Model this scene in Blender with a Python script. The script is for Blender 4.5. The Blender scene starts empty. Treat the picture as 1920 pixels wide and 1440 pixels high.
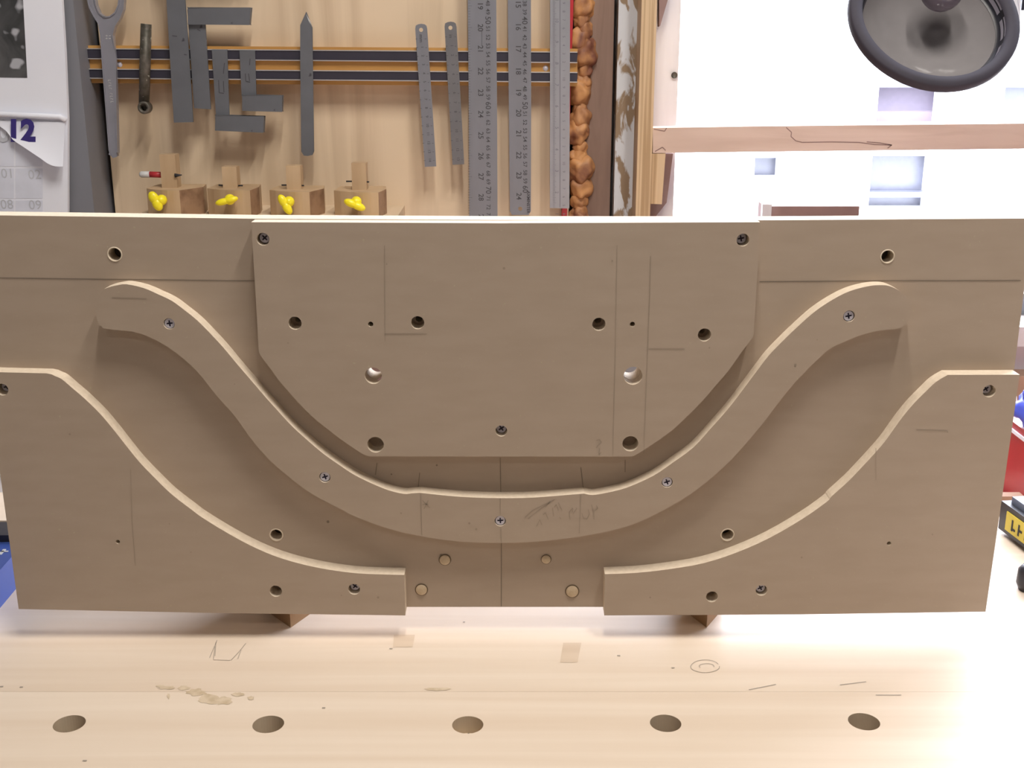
import bpy, bmesh, math, random
from mathutils import Vector, Matrix, noise
from mathutils.geometry import delaunay_2d_cdt
random.seed(4)
C = bpy.context.scene.collection
S = bpy.context.scene
# ------------------------------------------------------------------ camera, world, lights, exposure
FPX = 2200.0; PITCH = math.radians(16.3); H = 0.4195
SP, CP = math.sin(PITCH), math.cos(PITCH)
cam = bpy.data.cameras.new('camera'); cam.sensor_width = 36; cam.lens = 36 * FPX / 1920
cam.clip_start = 0.02; cam.clip_end = 200
co = bpy.data.objects.new('camera', cam); C.objects.link(co); S.camera = co
co.location = (0, 0, H); co.rotation_euler = (math.pi / 2 - PITCH, 0, 0)
w = bpy.data.worlds.new('world'); S.world = w; w.use_nodes = True
bg = w.node_tree.nodes['Background']; bg.inputs[0].default_value = (0.86, 0.89, 1.0, 1); bg.inputs[1].default_value = 18.0
S.view_settings.view_transform = 'Standard'; S.view_settings.look = 'None'
S.view_settings.gamma = 1; S.view_settings.use_curve_mapping = False
S.view_settings.exposure = 0.0
def area(name, loc, sx, sy, power, col, rot=(0, 0, 0), portal=False):
    l = bpy.data.lights.new(name, 'AREA'); l.shape = 'RECTANGLE'; l.size = sx; l.size_y = sy
    l.energy = power; l.color = col
    if portal: l.cycles.is_portal = True
    o = bpy.data.objects.new(name, l); C.objects.link(o); o.location = loc; o.rotation_euler = rot
    return o
TUBE = (1.0, 0.945, 0.87)
area('tube_or_fill_light', (0.02, 0.42, 1.60), 0.05, 0.60, 14.5, TUBE)
area('tube_or_fill_light', (0.42, 0.42, 1.60), 0.05, 0.60, 14.5, TUBE)
area('tube_or_fill_light', (-0.3, -1.1, 1.60), 1.20, 0.12, 7, TUBE)  # fill light added behind the camera to brighten the board face
area('window_portal', (0.95, 1.60, 0.86), 1.5, 1.5, 1, (1, 1, 1), (math.radians(-90), 0, 0), True)
# ------------------------------------------------------------------ pixel helpers
def ray(x, y):
    u, v = (x - 960) / FPX, (y - 720) / FPX
    return u, CP - v * SP, SP + v * CP           # X, forward(Y), down, per unit depth
def V(x, y, Y):                                   # pixel -> point on the vertical plane at distance Y
    u, f, d = ray(x, y); t = Y / f
    return Vector((u * t, Y, H - d * t))
def G(x, y, z=0.0):                               # pixel -> point on the horizontal plane z
    u, f, d = ray(x, y); t = (H - z) / d
    return Vector((u * t, f * t, z))
def mpp(x, y, Y): return (Y / ray(x, y)[1]) / FPX  # metres per pixel there
# ------------------------------------------------------------------ materials
MATS = {}
def mat(name, col, rough=0.6, metal=0.0, col2=None, scale=(30, 30, 30), detail=4, bump=0.0, lo=0.35, hi=0.65,
        speck=None, rnd=0.0, coat=0.0, dist=0.0, nscale=1.0):
    if name in MATS: return MATS[name]
    m = bpy.data.materials.new(name); MATS[name] = m; m.use_nodes = True
    nt = m.node_tree; N = nt.nodes; L = nt.links; b = N['Principled BSDF']
    b.inputs['Base Color'].default_value = (*col, 1); b.inputs['Roughness'].default_value = rough
    b.inputs['Metallic'].default_value = metal; b.inputs['Coat Weight'].default_value = coat
    tc = N.new('ShaderNodeTexCoord'); mp = N.new('ShaderNodeMapping'); mp.inputs['Scale'].default_value = scale
    L.new(tc.outputs['Object'], mp.inputs['Vector'])
    if rnd:
        oi = N.new('ShaderNodeObjectInfo'); ad = N.new('ShaderNodeVectorMath'); ad.operation = 'SCALE'
        L.new(oi.outputs['Random'], ad.inputs['Scale']); ad.inputs[0].default_value = (37, 21, 53)
        L.new(ad.outputs[0], mp.inputs['Location'])
    out = None
    if col2 is None: col2 = tuple(c * 0.9 for c in col)
    nz = N.new('ShaderNodeTexNoise'); nz.inputs['Detail'].default_value = detail; nz.inputs['Scale'].default_value = nscale
    nz.inputs['Distortion'].default_value = dist
    L.new(mp.outputs[0], nz.inputs['Vector'])
    rp = N.new('ShaderNodeValToRGB'); rp.color_ramp.elements[0].position = lo; rp.color_ramp.elements[1].position = hi
    rp.color_ramp.elements[0].color = (*col2, 1); rp.color_ramp.elements[1].color = (*col, 1)
    L.new(nz.outputs['Fac'], rp.inputs[0]); out = rp.outputs[0]
    if speck:
        scol, ssc, th = speck
        n2 = N.new('ShaderNodeTexNoise'); n2.inputs['Scale'].default_value = ssc; n2.inputs['Detail'].default_value = 2
        L.new(tc.outputs['Object'], n2.inputs['Vector'])
        r2 = N.new('ShaderNodeValToRGB'); r2.color_ramp.elements[0].position = th; r2.color_ramp.elements[1].position = min(1, th + 0.06)
        r2.color_ramp.elements[0].color = (0, 0, 0, 1); r2.color_ramp.elements[1].color = (1, 1, 1, 1)
        L.new(n2.outputs['Fac'], r2.inputs[0])
        mx = N.new('ShaderNodeMix'); mx.data_type = 'RGBA'; L.new(r2.outputs[0], mx.inputs[0])
        L.new(out, mx.inputs[6]); mx.inputs[7].default_value = (*scol, 1); out = mx.outputs[2]
    if rnd:
        hs = N.new('ShaderNodeHueSaturation'); mr = N.new('ShaderNodeMapRange')
        mr.inputs['To Min'].default_value = 1 - rnd; mr.inputs['To Max'].default_value = 1 + rnd
        L.new(oi.outputs['Random'], mr.inputs[0]); L.new(mr.outputs[0], hs.inputs['Value']); L.new(out, hs.inputs['Color']); out = hs.outputs[0]
    L.new(out, b.inputs['Base Color'])
    if bump:
        bp = N.new('ShaderNodeBump'); bp.inputs['Strength'].default_value = bump; bp.inputs['Distance'].default_value = 0.001
        L.new(nz.outputs['Fac'], bp.inputs['Height']); L.new(bp.outputs[0], b.inputs['Normal'])
    return m
MDF = mat('mdf_face', (0.400, 0.315, 0.243), 0.75, col2=(0.380, 0.297, 0.227), scale=(25, 25, 90), detail=6, speck=((0.42, 0.35, 0.25), 420, 0.72), bump=0.05)
MDFE = mat('mdf_edge', (0.66, 0.56, 0.44), 0.8, col2=(0.60, 0.50, 0.385), scale=(300, 300, 300))
MAPLE = mat('maple_top', (0.72, 0.615, 0.51), 0.5, col2=(0.64, 0.52, 0.41), scale=(2.2, 55, 55), detail=6, rnd=0.012, bump=0.03, dist=0.4, lo=0.25, hi=0.7)
MAPLE_D = mat('maple_patch', (0.62, 0.50, 0.385), 0.5, col2=(0.56, 0.44, 0.33), scale=(5, 60, 60))
DOG = mat('hole_dark_wood', (0.62, 0.50, 0.36), 0.8)
PLY = mat('pale_plywood', (0.72, 0.575, 0.41), 0.6, col2=(0.50, 0.37, 0.24), scale=(20, 6, 1.0), detail=5, dist=0.9, lo=0.25, hi=0.55)
STRIPW = mat('orange_wood', (0.56, 0.30, 0.085), 0.5, col2=(0.46, 0.23, 0.06), scale=(4, 60, 60))
MAGNET = mat('dark_magnet', (0.035, 0.032, 0.05), 0.45)
STEEL = mat('satin_steel', (0.275, 0.285, 0.325), 0.42, 0.5, col2=(0.25, 0.258, 0.29), scale=(40, 40, 8))
STEELD = mat('dull_steel', (0.16, 0.168, 0.19), 0.5, 0.3, col2=(0.14, 0.147, 0.165), scale=(30, 30, 30), speck=((0.06, 0.06, 0.07), 90, 0.70))
CHROME = mat('chrome', (0.40, 0.40, 0.46), 0.25, 0.45)
IRON = mat('pitted_iron', (0.16, 0.14, 0.12), 0.5, 0.4, col2=(0.07, 0.065, 0.05), scale=(120, 120, 120), speck=((0.5, 0.5, 0.45), 160, 0.66), bump=0.6)
INK = mat('ink', (0.03, 0.03, 0.035), 0.7)
INK2 = mat('faded_ink', (0.075, 0.075, 0.085), 0.7)
PENCIL = mat('graphite', (0.20, 0.155, 0.115), 0.6)
PENCILF = mat('faint_graphite', (0.31, 0.245, 0.185), 0.6)
PENCILB = mat('bench_graphite', (0.36, 0.31, 0.26), 0.6)
STAIN = mat('glue_stain', (0.50, 0.395, 0.27), 0.5, col2=(0.62, 0.51, 0.38), scale=(120, 120, 120), lo=0.4, hi=0.6)
SCREW = mat('zinc_screw', (0.60, 0.57, 0.64), 0.45, 0.2)
SCREWD = mat('screw_recess', (0.05, 0.04, 0.08), 0.6)
BEECH = mat('beech', (0.56, 0.40, 0.245), 0.5, col2=(0.48, 0.33, 0.195), scale=(60, 60, 6), detail=5, rnd=0.05)
DOWEL = mat('dowel_end', (0.58, 0.46, 0.32), 0.7, col2=(0.50, 0.38, 0.25), scale=(300, 300, 300))
YEL = mat('yellow_plastic', (1.0, 0.86, 0.02), 0.35)
GREYP = mat('grey_paint', (0.215, 0.22, 0.25), 0.5, col2=(0.19, 0.195, 0.215), scale=(6, 6, 2))
FUZZ = mat('dusty_gap', (0.13, 0.13, 0.12), 0.95, col2=(0.045, 0.045, 0.04), scale=(40, 40, 14), speck=((0.3, 0.3, 0.28), 60, 0.66), bump=0.6)
BLACK = mat('black_plastic', (0.018, 0.018, 0.026), 0.4)
DARK = mat('gap_shade_paint', (0.03, 0.028, 0.028), 0.9)  # near black for strips that paint the shade inside narrow gaps
PAPER = mat('paper', (0.86, 0.88, 0.96), 0.7, col2=(0.82, 0.84, 0.93), scale=(8, 8, 8))
PAPER2 = mat('grid_tint', (0.76, 0.79, 0.90), 0.8)
CALINK = mat('calendar_blue', (0.045, 0.03, 0.22), 0.5)
CALGREY = mat('calendar_grey', (0.58, 0.60, 0.66), 0.7)
PHOTO = mat('calendar_picture', (0.10, 0.10, 0.105), 0.5, col2=(0.035, 0.037, 0.04), scale=(22, 22, 22), detail=6, dist=1.2, speck=((0.42, 0.43, 0.47), 34, 0.60))
FOAM = mat('expanding_foam', (0.54, 0.27, 0.105), 0.6, col2=(0.18, 0.065, 0.04), scale=(28, 28, 28), detail=5, dist=0.7, bump=0.12, lo=0.36, hi=0.6)
BROWN = mat('weathered_brown_wood', (0.31, 0.21, 0.165), 0.7, col2=(0.17, 0.105, 0.08), scale=(34, 26, 3), detail=6, dist=0.6, bump=0.3)
PEEL = mat('peeling_paint', (0.60, 0.62, 0.66), 0.6, col2=(0.27, 0.19, 0.12), scale=(42, 42, 16), detail=8, dist=0.5, bump=0.9, lo=0.485, hi=0.52)
PLYE = mat('plywood_edge', (0.60, 0.44, 0.27), 0.6, col2=(0.40, 0.265, 0.14), scale=(230, 10, 3), detail=2, lo=0.4, hi=0.55)
WHITEP = mat('white_paint', (0.66, 0.64, 0.66), 0.5, col2=(0.56, 0.53, 0.55), scale=(40, 40, 4))
PURPLE = mat('dark_brown_wedge', (0.20, 0.13, 0.125), 0.6)
BAR = mat('pale_pine_bar', (0.60, 0.455, 0.375), 0.6, col2=(0.50, 0.36, 0.285), scale=(3, 60, 40), detail=6, dist=1.5, lo=0.25, hi=0.5)
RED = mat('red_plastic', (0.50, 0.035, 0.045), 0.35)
DARKRED = mat('dark_red_board', (0.16, 0.04, 0.04), 0.5)
BLUE = mat('blue_plastic', (0.045, 0.09, 0.34), 0.4)
BLUEB = mat('blue_bag', (0.09, 0.13, 0.75), 0.35)
BLUEG = mat('blue_grey_rib', (0.16, 0.20, 0.30), 0.5)
YLAB = mat('yellow_label', (0.62, 0.50, 0.05), 0.5)
SILV = mat('silver_print', (0.62, 0.62, 0.62), 0.4)
WALLM = mat('wall_plaster', (0.27, 0.25, 0.225), 0.8, scale=(3, 3, 3))
FLOORM = mat('concrete_floor', (0.30, 0.28, 0.26), 0.8, col2=(0.24, 0.23, 0.21), scale=(5, 5, 5))
CARD = mat('brown_card', (0.25, 0.155, 0.135), 0.8)
TRAYW = mat('tray_wood', (0.42, 0.27, 0.19), 0.6, scale=(4, 50, 50))
STUCCO = mat('white_stucco', (0.80, 0.80, 0.80), 0.9, scale=(2, 2, 2))
PANEX = mat('street_pane', (0.105, 0.108, 0.14), 0.3)
PANEP = mat('street_red_panel', (0.088, 0.070, 0.10), 0.6)
REFL = mat('lamp_reflector', (0.25, 0.235, 0.24), 0.12, 0.0)
LAMPW = mat('lamp_shell', (0.75, 0.75, 0.80), 0.4)
BULB = mat('frosted_bulb', (0.15, 0.125, 0.16), 0.12)
def glass_mat():
    m = bpy.data.materials.new('window_glass'); m.use_nodes = True; nt = m.node_tree; N = nt.nodes; L = nt.links
    N.clear(); o = N.new('ShaderNodeOutputMaterial'); t = N.new('ShaderNodeBsdfTransparent'); g = N.new('ShaderNodeBsdfGlossy')
    t.inputs[0].default_value = (0.97, 0.98, 0.99, 1); g.inputs['Roughness'].default_value = 0.02
    mx = N.new('ShaderNodeMixShader'); mx.inputs[0].default_value = 0.06
    L.new(t.outputs[0], mx.inputs[1]); L.new(g.outputs[0], mx.inputs[2]); L.new(mx.outputs[0], o.inputs[0]); return m
GLASS = glass_mat()
def emit_mat():
    m = bpy.data.materials.new('tube_glow'); m.use_nodes = True
    b = m.node_tree.nodes['Principled BSDF']; b.inputs['Emission Color'].default_value = (*TUBE, 1); b.inputs['Emission Strength'].default_value = 6
    return m
GLOW = emit_mat()
# ------------------------------------------------------------------ object helpers
def obj(name, bm, mats, parent=None, recenter=True, smooth=None):
    me = bpy.data.meshes.new(name)
    if recenter and len(bm.verts):
        xs = [v.co.x for v in bm.verts]; ys = [v.co.y for v in bm.verts]; zs = [v.co.z for v in bm.verts]
        c = Vector(((min(xs) + max(xs)) / 2, (min(ys) + max(ys)) / 2, min(zs)))
        bmesh.ops.translate(bm, verts=bm.verts, vec=-c)
    else: c = Vector((0, 0, 0))
    bmesh.ops.recalc_face_normals(bm, faces=bm.faces) if smooth != 'keep' else None
    bm.to_mesh(me); bm.free()
    for m in (mats if isinstance(mats, (list, tuple)) else [mats]): me.materials.append(m)
    if smooth is True:
        for p in me.polygons: p.use_smooth = True
    elif isinstance(smooth, float): me.shade_smooth() if hasattr(me, 'shade_smooth') else None
    o = bpy.data.objects.new(name, me); C.objects.link(o)
    if parent is not None:
        o.parent = parent; o.location = c - wl(parent)
    else: o.location = c
    return o
def wl(p):
    v = Vector(p.location)
    while p.parent is not None:
        p = p.parent; v = v + Vector(p.location)
    return v
def thing(name, label, cat, loc, group=None):
    o = bpy.data.objects.new(name, None); C.objects.link(o); o.location = loc; o.empty_display_size = 0.02
    o['label'] = label; o['category'] = cat
    if group: o['group'] = group
    return o
def tag(o, label, cat, group=None):
    o['label'] = label; o['category'] = cat
    if group: o['group'] = group
    return o
def struct(o, label=None):
    o['kind'] = 'structure'
    if label: o['label'] = label
    return o
def box(bm, x0, x1, y0, y1, z0, z1, mi=0, mtx=None):
    vs = [Vector((x, y, z)) for z in (z0, z1) for y in (y0, y1) for x in (x0, x1)]
    if mtx is not None: vs = [mtx @ v for v in vs]
    vs = [bm.verts.new(v) for v in vs]
    for f in ((0, 2, 3, 1), (4, 5, 7, 6), (0, 1, 5, 4), (2, 6, 7, 3), (0, 4, 6, 2), (1, 3, 7, 5)):
        bm.faces.new([vs[i] for i in f]).material_index = mi
def mk(fn, *a, **k):
    bm = bmesh.new(); fn(bm, *a, **k); return bm
def bevel(bm, w, seg=2, ang=40):
    es = [e for e in bm.edges if len(e.link_faces) == 2 and e.calc_face_angle(0) > math.radians(ang)]
    bmesh.ops.bevel(bm, geom=es, offset=w, segments=seg, affect='EDGES', clamp_overlap=True)
def tube(bm, pts, r, n=12, mi=0, caps=True):
    pts = [Vector(p) for p in pts]; rs = r if isinstance(r, (list, tuple)) else [r] * len(pts); rings = []
    for i, p in enumerate(pts):
        a = pts[max(i - 1, 0)]; b = pts[min(i + 1, len(pts) - 1)]; d = (b - a).normalized()
        up = Vector((0, 0, 1)) if abs(d.z) < 0.9 else Vector((1, 0, 0))
        s = d.cross(up).normalized(); t = s.cross(d)
        rings.append([bm.verts.new(p + (s * math.cos(q) + t * math.sin(q)) * rs[i]) for q in [2 * math.pi * k / n for k in range(n)]])
    for A, B in zip(rings, rings[1:]):
        for k in range(n):
            f = bm.faces.new((A[k], A[(k + 1) % n], B[(k + 1) % n], B[k])); f.material_index = mi; f.smooth = True
    if caps:
        for R in (rings[0], rings[-1]):
            f = bm.faces.new(R); f.material_index = mi
def lathe(bm, prof, mtx, n=48, mi=None, close=False):
    rings = [[bm.verts.new(mtx @ Vector((r * math.cos(2 * math.pi * k / n), r * math.sin(2 * math.pi * k / n), z))) for k in range(n)] for r, z in prof]
    seg = list(zip(rings, rings[1:]))
    for i, (A, B) in enumerate(seg):
        for k in range(n):
            f = bm.faces.new((A[k], A[(k + 1) % n], B[(k + 1) % n], B[k])); f.smooth = True
            if mi: f.material_index = mi[i]
def inside(p, poly):
    x, y = p; r = False; n = len(poly)
    for i in range(n):
        (x1, y1), (x2, y2) = poly[i], poly[i - 1]
        if (y1 > y) != (y2 > y) and x < (x2 - x1) * (y - y1) / (y2 - y1) + x1: r = not r
    return r
def plate(bm, outer, holes, to3, depth_vec, mi_face=0, mi_edge=1, back=True):
    """outer, holes: 2D loops; to3 maps a 2D point to the front face; depth_vec goes to the back face."""
    loops = [outer] + holes; pts = []; edges = []
    for lp in loops:
        b = len(pts); pts += [Vector(p) for p in lp]
        edges += [(b + i, b + (i + 1) % len(lp)) for i in range(len(lp))]
    vs, es, fs, *_ = delaunay_2d_cdt(pts, edges, [], 0, 1e-7)
    front = [bm.verts.new(to3(v)) for v in vs]; rear = [bm.verts.new(to3(v) + depth_vec) for v in vs]
    for f in fs:
        c = sum((vs[i] for i in f), Vector((0, 0))) / len(f)
        if not inside(c, outer) or any(inside(c, h) for h in holes): continue
        bm.faces.new([front[i] for i in f]).material_index = mi_face
        if back: bm.faces.new([rear[i] for i in reversed(f)]).material_index = mi_face
    bm.faces.ensure_lookup_table()
    nf = [e for e in bm.edges if e.is_boundary]
    fset = {v: r for v, r in zip(front, rear)}
    for e in list(nf):
        a, b = e.verts
        if a in fset and b in fset:
            f = bm.faces.new((a, b, fset[b], fset[a])); f.material_index = mi_edge
    loose = [v for v in bm.verts if not v.link_faces]
    if loose: bmesh.ops.delete(bm, geom=loose, context='VERTS')
def circ(cx, cy, r, n=28): return [(cx + r * math.cos(2 * math.pi * k / n), cy + r * math.sin(2 * math.pi * k / n)) for k in range(n)]
def smooth_line(pts, sub=4):
    """Catmull-Rom through open pixel points"""
    out = []; P = pts
    for i in range(len(P) - 1):
        p0 = P[max(i - 1, 0)]; p1 = P[i]; p2 = P[i + 1]; p3 = P[min(i + 2, len(P) - 1)]
        for s in range(sub):
            t = s / sub
            out.append(tuple(0.5 * ((2 * p1[k]) + (-p0[k] + p2[k]) * t + (2 * p0[k] - 5 * p1[k] + 4 * p2[k] - p3[k]) * t * t + (-p0[k] + 3 * p1[k] - 3 * p2[k] + p3[k]) * t ** 3) for k in (0, 1)))
    out.append(P[-1]); return out
def slab(name, pts, Y, T, mats, parent=None, holes=(), bev=0, smooth=None, keep=False):
    """an outline measured in the photograph, laid on the vertical plane Y and given thickness T"""
    outer = [(p.x, p.z) for p in (V(x, y, Y) for x, y in pts)]
    hs = []
    for h in holes:
        p = V(h[0], h[1], Y); hs.append(circ(p.x, p.z, h[2]))
    bm = bmesh.new()
    plate(bm, outer, hs, lambda v: Vector((v[0], Y, v[1])), Vector((0, T, 0)))
    if bev:
        bmesh.ops.dissolve_limit(bm, angle_limit=0.01, verts=bm.verts, edges=bm.edges, delimit={'MATERIAL'})
        bevel(bm, bev)
    if keep: return bm
    if not isinstance(mats, (list, tuple)): mats = [mats, mats]
    return obj(name, bm, mats, parent, smooth=smooth)
def strokes(bm, lines, Y, w=0.0006, off=0.00025, mi=0):
    for ln in lines:
        pts = [V(x, y, Y) for x, y in ln]
        for p, q in zip(pts, pts[1:]):
            d = (q - p); d.y = 0
            if d.length < 1e-7: continue
            n = Vector((-d.z, 0, d.x)).normalized() * w / 2; o = Vector((0, -off, 0))
            bm.faces.new([bm.verts.new(v + o) for v in (p + n, p - n, q - n, q + n)]).material_index = mi
def dots(bm, ds, Y, off=0.00025, mi=0):
    for x, y, r in ds:
        p = V(x, y, Y)
        bm.faces.new([bm.verts.new(Vector((cx, Y - off, cz))) for cx, cz in circ(p.x, p.z, r, 8)]).material_index = mi
_glyph = {}
def glyph(body, shear=0.0, bold=0.0):
    k = (body, shear, bold)
    if k not in _glyph:
        cu = bpy.data.curves.new('t', 'FONT'); cu.body = body; cu.align_x = 'CENTER'; cu.align_y = 'CENTER'; cu.size = 1
        cu.resolution_u = 3; cu.shear = shear; cu.offset = bold
        o = bpy.data.objects.new('t', cu); C.objects.link(o)
        me = bpy.data.meshes.new_from_object(o)
        _glyph[k] = ([v.co.copy() for v in me.vertices], [tuple(p.vertices) for p in me.polygons])
        bpy.data.objects.remove(o); bpy.data.meshes.remove(me)
    return _glyph[k]
def text(bm, body, pos, size, ang=0.0, mi=0, shear=0.0, bold=0.0, ex=Vector((1, 0, 0)), ez=Vector((0, 0, 1)), sx=1.0):
    vs, fs = glyph(body, shear, bold); c, s = math.cos(ang), math.sin(ang)
    nv = [bm.verts.new(pos + ex * ((v.x * sx * c - v.y * s) * size) + ez * ((v.x * sx * s + v.y * c) * size)) for v in vs]
    for f in fs:
        try: bm.faces.new([nv[i] for i in f]).material_index = mi
        except ValueError: pass
# ------------------------------------------------------------------ the setting
YW = 1.56
def wall_back():
    bm = bmesh.new()
    outer = [(-1.7, -0.9), (2.2, -0.9), (2.2, 1.85), (-1.7, 1.85)]
    hole = [(0.205, 0.07), (1.72, 0.07), (1.72, 1.62), (0.205, 1.62)]
    plate(bm, outer, [hole], lambda v: Vector((v[0], YW, v[1])), Vector((0, 0.12, 0)), 0, 0)
    return struct(obj('wall_back', bm, WALLM))
wall_back()
for nm, b in (('wall_left', (-1.76, -1.7, -2.1, 1.68, -0.9, 1.85)), ('wall_right', (2.2, 2.26, -2.1, 1.68, -0.9, 1.85)),
              ('wall_front', (-1.76, 2.26, -2.16, -2.1, -0.9, 1.85)), ('ceiling', (-1.76, 2.26, -2.16, 1.68, 1.85, 1.9)),
              ('floor', (-1.76, 2.26, -2.16, 1.68, -0.95, -0.9))):
    struct(obj(nm, mk(box, *b), FLOORM if nm == 'floor' else WALLM))
# tool board panel (pale plywood) on the wall
pts = [(140, -330), (217, 402), (222, 460), (1068, 460), (1067, 402), (1093, -330)]
bx0 = V(217, 402, 1.50).x; bx1 = V(1066, 402, 1.50).x
tb = obj('tool_board', mk(box, bx0, bx1, 1.50, YW - 0.0005, 0.05, 0.95), PLY)
tag(tb, 'pale plywood tool board on the back wall carrying the magnetic rack', 'board')
# red strip at its right edge
x0 = V(1052, 400, 1.495).x; rs = slab('trim_1', [(1052, 440), (1062, 440), (1080, -150), (1068, -150)], 1.492, 0.008, RED)
struct(rs, 'thin red strip along the right edge of the tool board')
# dusty gap, grey post
xg0, xg1 = V(176, 400, 1.52).x, bx0
struct(obj('trim_2', mk(box, xg0 - 0.02, xg0 + 0.028, 1.53, YW, 0.0, 0.95), FUZZ), 'dusty dark strip in the gap beside the grey post')
struct(obj('trim_3', mk(box, xg0 + 0.028, xg1, 1.548, YW, 0.0, 0.95), DARK), 'black strip painted as gap shade left of the tool board')
xp1 = V(177, 400, 1.44).x; bm = mk(box, -0.80, xp1, 1.44, YW, -0.9, 1.85); bevel(bm, 0.004)
struct(obj('trim_4', bm, GREYP), 'grey painted post behind the calendar')
# foam bead
bm = bmesh.new(); y = -40
random.seed(11)
while y < 470:
    r = random.uniform(0.010, 0.019); p = V(1086 - (y - 200) * 0.026, y, 1.505)
    g = bmesh.ops.create_icosphere(bm, subdivisions=4, radius=1)
    off = Vector((random.uniform(-0.002, 0.006), 0.01, 0)); ph = random.uniform(0, 50)
    for v in g['verts']:
        d = v.co.copy(); k = 1 + 0.28 * noise.noise(d * 1.6 + Vector((ph, 0, 0))) + 0.05 * noise.noise(d * 4.5 + Vector((0, ph, 0)))
        v.co = p + off + Vector((d.x * r * 0.95, d.y * r * 0.9, d.z * r * random.choice((1.0,)) * 1.15)) * k
    y += r / 0.00064 * random.uniform(0.95, 1.35)
foam = obj('expanding_foam', bm, FOAM, smooth=True)
tag(foam, 'lumpy orange brown expanding foam bead between tool board and beam', 'foam')
# beam, gap shade strip, peeling post, plywood strip
def vpost(name, xa, xb, Y, D, m, label, yref=400, z0=-0.2, z1=1.3):
    a, b = V(xa, yref, Y).x, V(xb, yref, Y).x
    bm = mk(box, a, b, Y, Y + D, z0, z1); bevel(bm, 0.0015)
    return struct(obj(name, bm, m), label)
vpost('trim_5', 1086, 1143, 1.515, YW - 1.515, BROWN, 'weathered brown wooden beam right of the orange foam')
vpost('trim_6', 1143, 1151, 1.545, YW - 1.545, DARK, 'dark strip painted as gap shade between the brown beam and the peeling post')
vpost('trim_7', 1150.5, 1192, 1.50, YW - 1.50, PEEL, 'wooden post with flaking white paint beside the window')
vpost('trim_8', 1191.5, 1219, 1.455, YW - 1.455, PLYE, 'layered plywood edge strip beside the window')
# jamb with its screw
ja, jb = V(1219, 400, 1.52).x, V(1258, 400, 1.54).x
jm = struct(obj('trim_9', mk(box, ja, jb, 1.52, YW + 0.05, 0.066, 1.62), WHITEP), 'white painted window jamb with a dark screw')
sb = bmesh.new(); p = V(1264, 141, 1.519)
lathe(sb, [(0.0001, -0.0002), (0.0035, 0), (0.004, 0.002)], Matrix.Translation(p) @ Matrix.Rotation(math.radians(90), 4, 'X'), 14)
obj('screw', sb, IRON, jm)
# slanted dark brown wedges against the jamb
def wedge(pts, Y, T, m, name, label):
    return struct(slab(name, pts, Y, T, m), label)
wedge([(1236, -70), (1262, -70), (1252, 0), (1238, 48), (1236, 50)], 1.50, 0.018, PURPLE, 'trim_10', 'dark brown wedge at the top of the window jamb')
wedge([(1219, 288), (1262, 288), (1250, 380), (1231, 404), (1228, 430), (1217, 430)], 1.50, 0.018, PURPLE, 'trim_11', 'dark brown wedge behind the small plywood block')
blk = slab('trim_12', [(1222, 288), (1248, 288), (1241, 383), (1216, 382)], 1.462, 0.034, [PLYE, PLYE]); struct(blk, 'small layered plywood block under the window bar')
# window
wx0, wx1, wz0, wz1 = 0.205, 1.72, 0.07, 1.62
bm = bmesh.new(); box(bm, 1.66, wx1, 1.56, 1.62, wz0, wz1); box(bm, jb, wx1, 1.56, 1.62, 1.56, wz1)
win = struct(obj('window_1', bm, WHITEP), 'bright window behind the board')
obj('pane', mk(box, jb - 0.002, 1.665, 1.600, 1.604, wz0, 1.57), GLASS, win)
bm = bmesh.new(); box(bm, jb, wx1, 1.47, 1.62, 0.040, 0.066)
obj('sill', bm, WHITEP, win)
bm = mk(box, jb, wx1, 1.54, 1.60, 0.066, 0.095); obj('bottom_rail', bm, GREYP, win)
obj('apron', mk(box, jb - 0.02, wx1, 1.49, YW, -0.002, 0.040), WHITEP, win)
obj('lower_board', mk(box, jb - 0.02, wx1, 1.455, 1.49, -0.032, 0.004), TRAYW, win)
bar = slab('window_bar', [(1224, 240), (1400, 237), (1925, 231.5), (2120, 229), (2800, 221), (2800, 270), (2120, 276), (1925, 279), (1400, 285), (1224, 287)], 1.462, 0.03, BAR)
tag(bar, 'pale pine bar laid horizontally across the window', 'wooden bar')
bm = bmesh.new()
strokes(bm, [[(1474, 239), (1484, 248), (1483, 256), (1492, 264), (1504, 267), (1560, 266), (1610, 267), (1640, 271), (1672, 272), (1664, 278)],
             [(1672, 272), (1650, 268), (1625, 266)], [(1226, 242), (1246, 246), (1250, 240)], [(1228, 284), (1242, 276), (1248, 282)]], 1.462, 0.0011)
obj('crack', bm, CARD, bar)
# carton on the sill
bm = mk(box, V(1430, 400, 1.50).x, V(1604, 400, 1.50).x, 1.485, 1.53, 0.066, V(1500, 387, 1.485).z); bevel(bm, 0.001)
cb = obj('cardboard_box', bm, CARD); tag(cb, 'small brown box standing on the window sill just above the board', 'box')
bm = mk(box, V(1428, 400, 1.48).x, V(1445, 400, 1.48).x, 1.476, 1.4848, 0.066, V(1436, 383, 1.476).z)
o = obj('box_flap', bm, WHITEP, cb)
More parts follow.
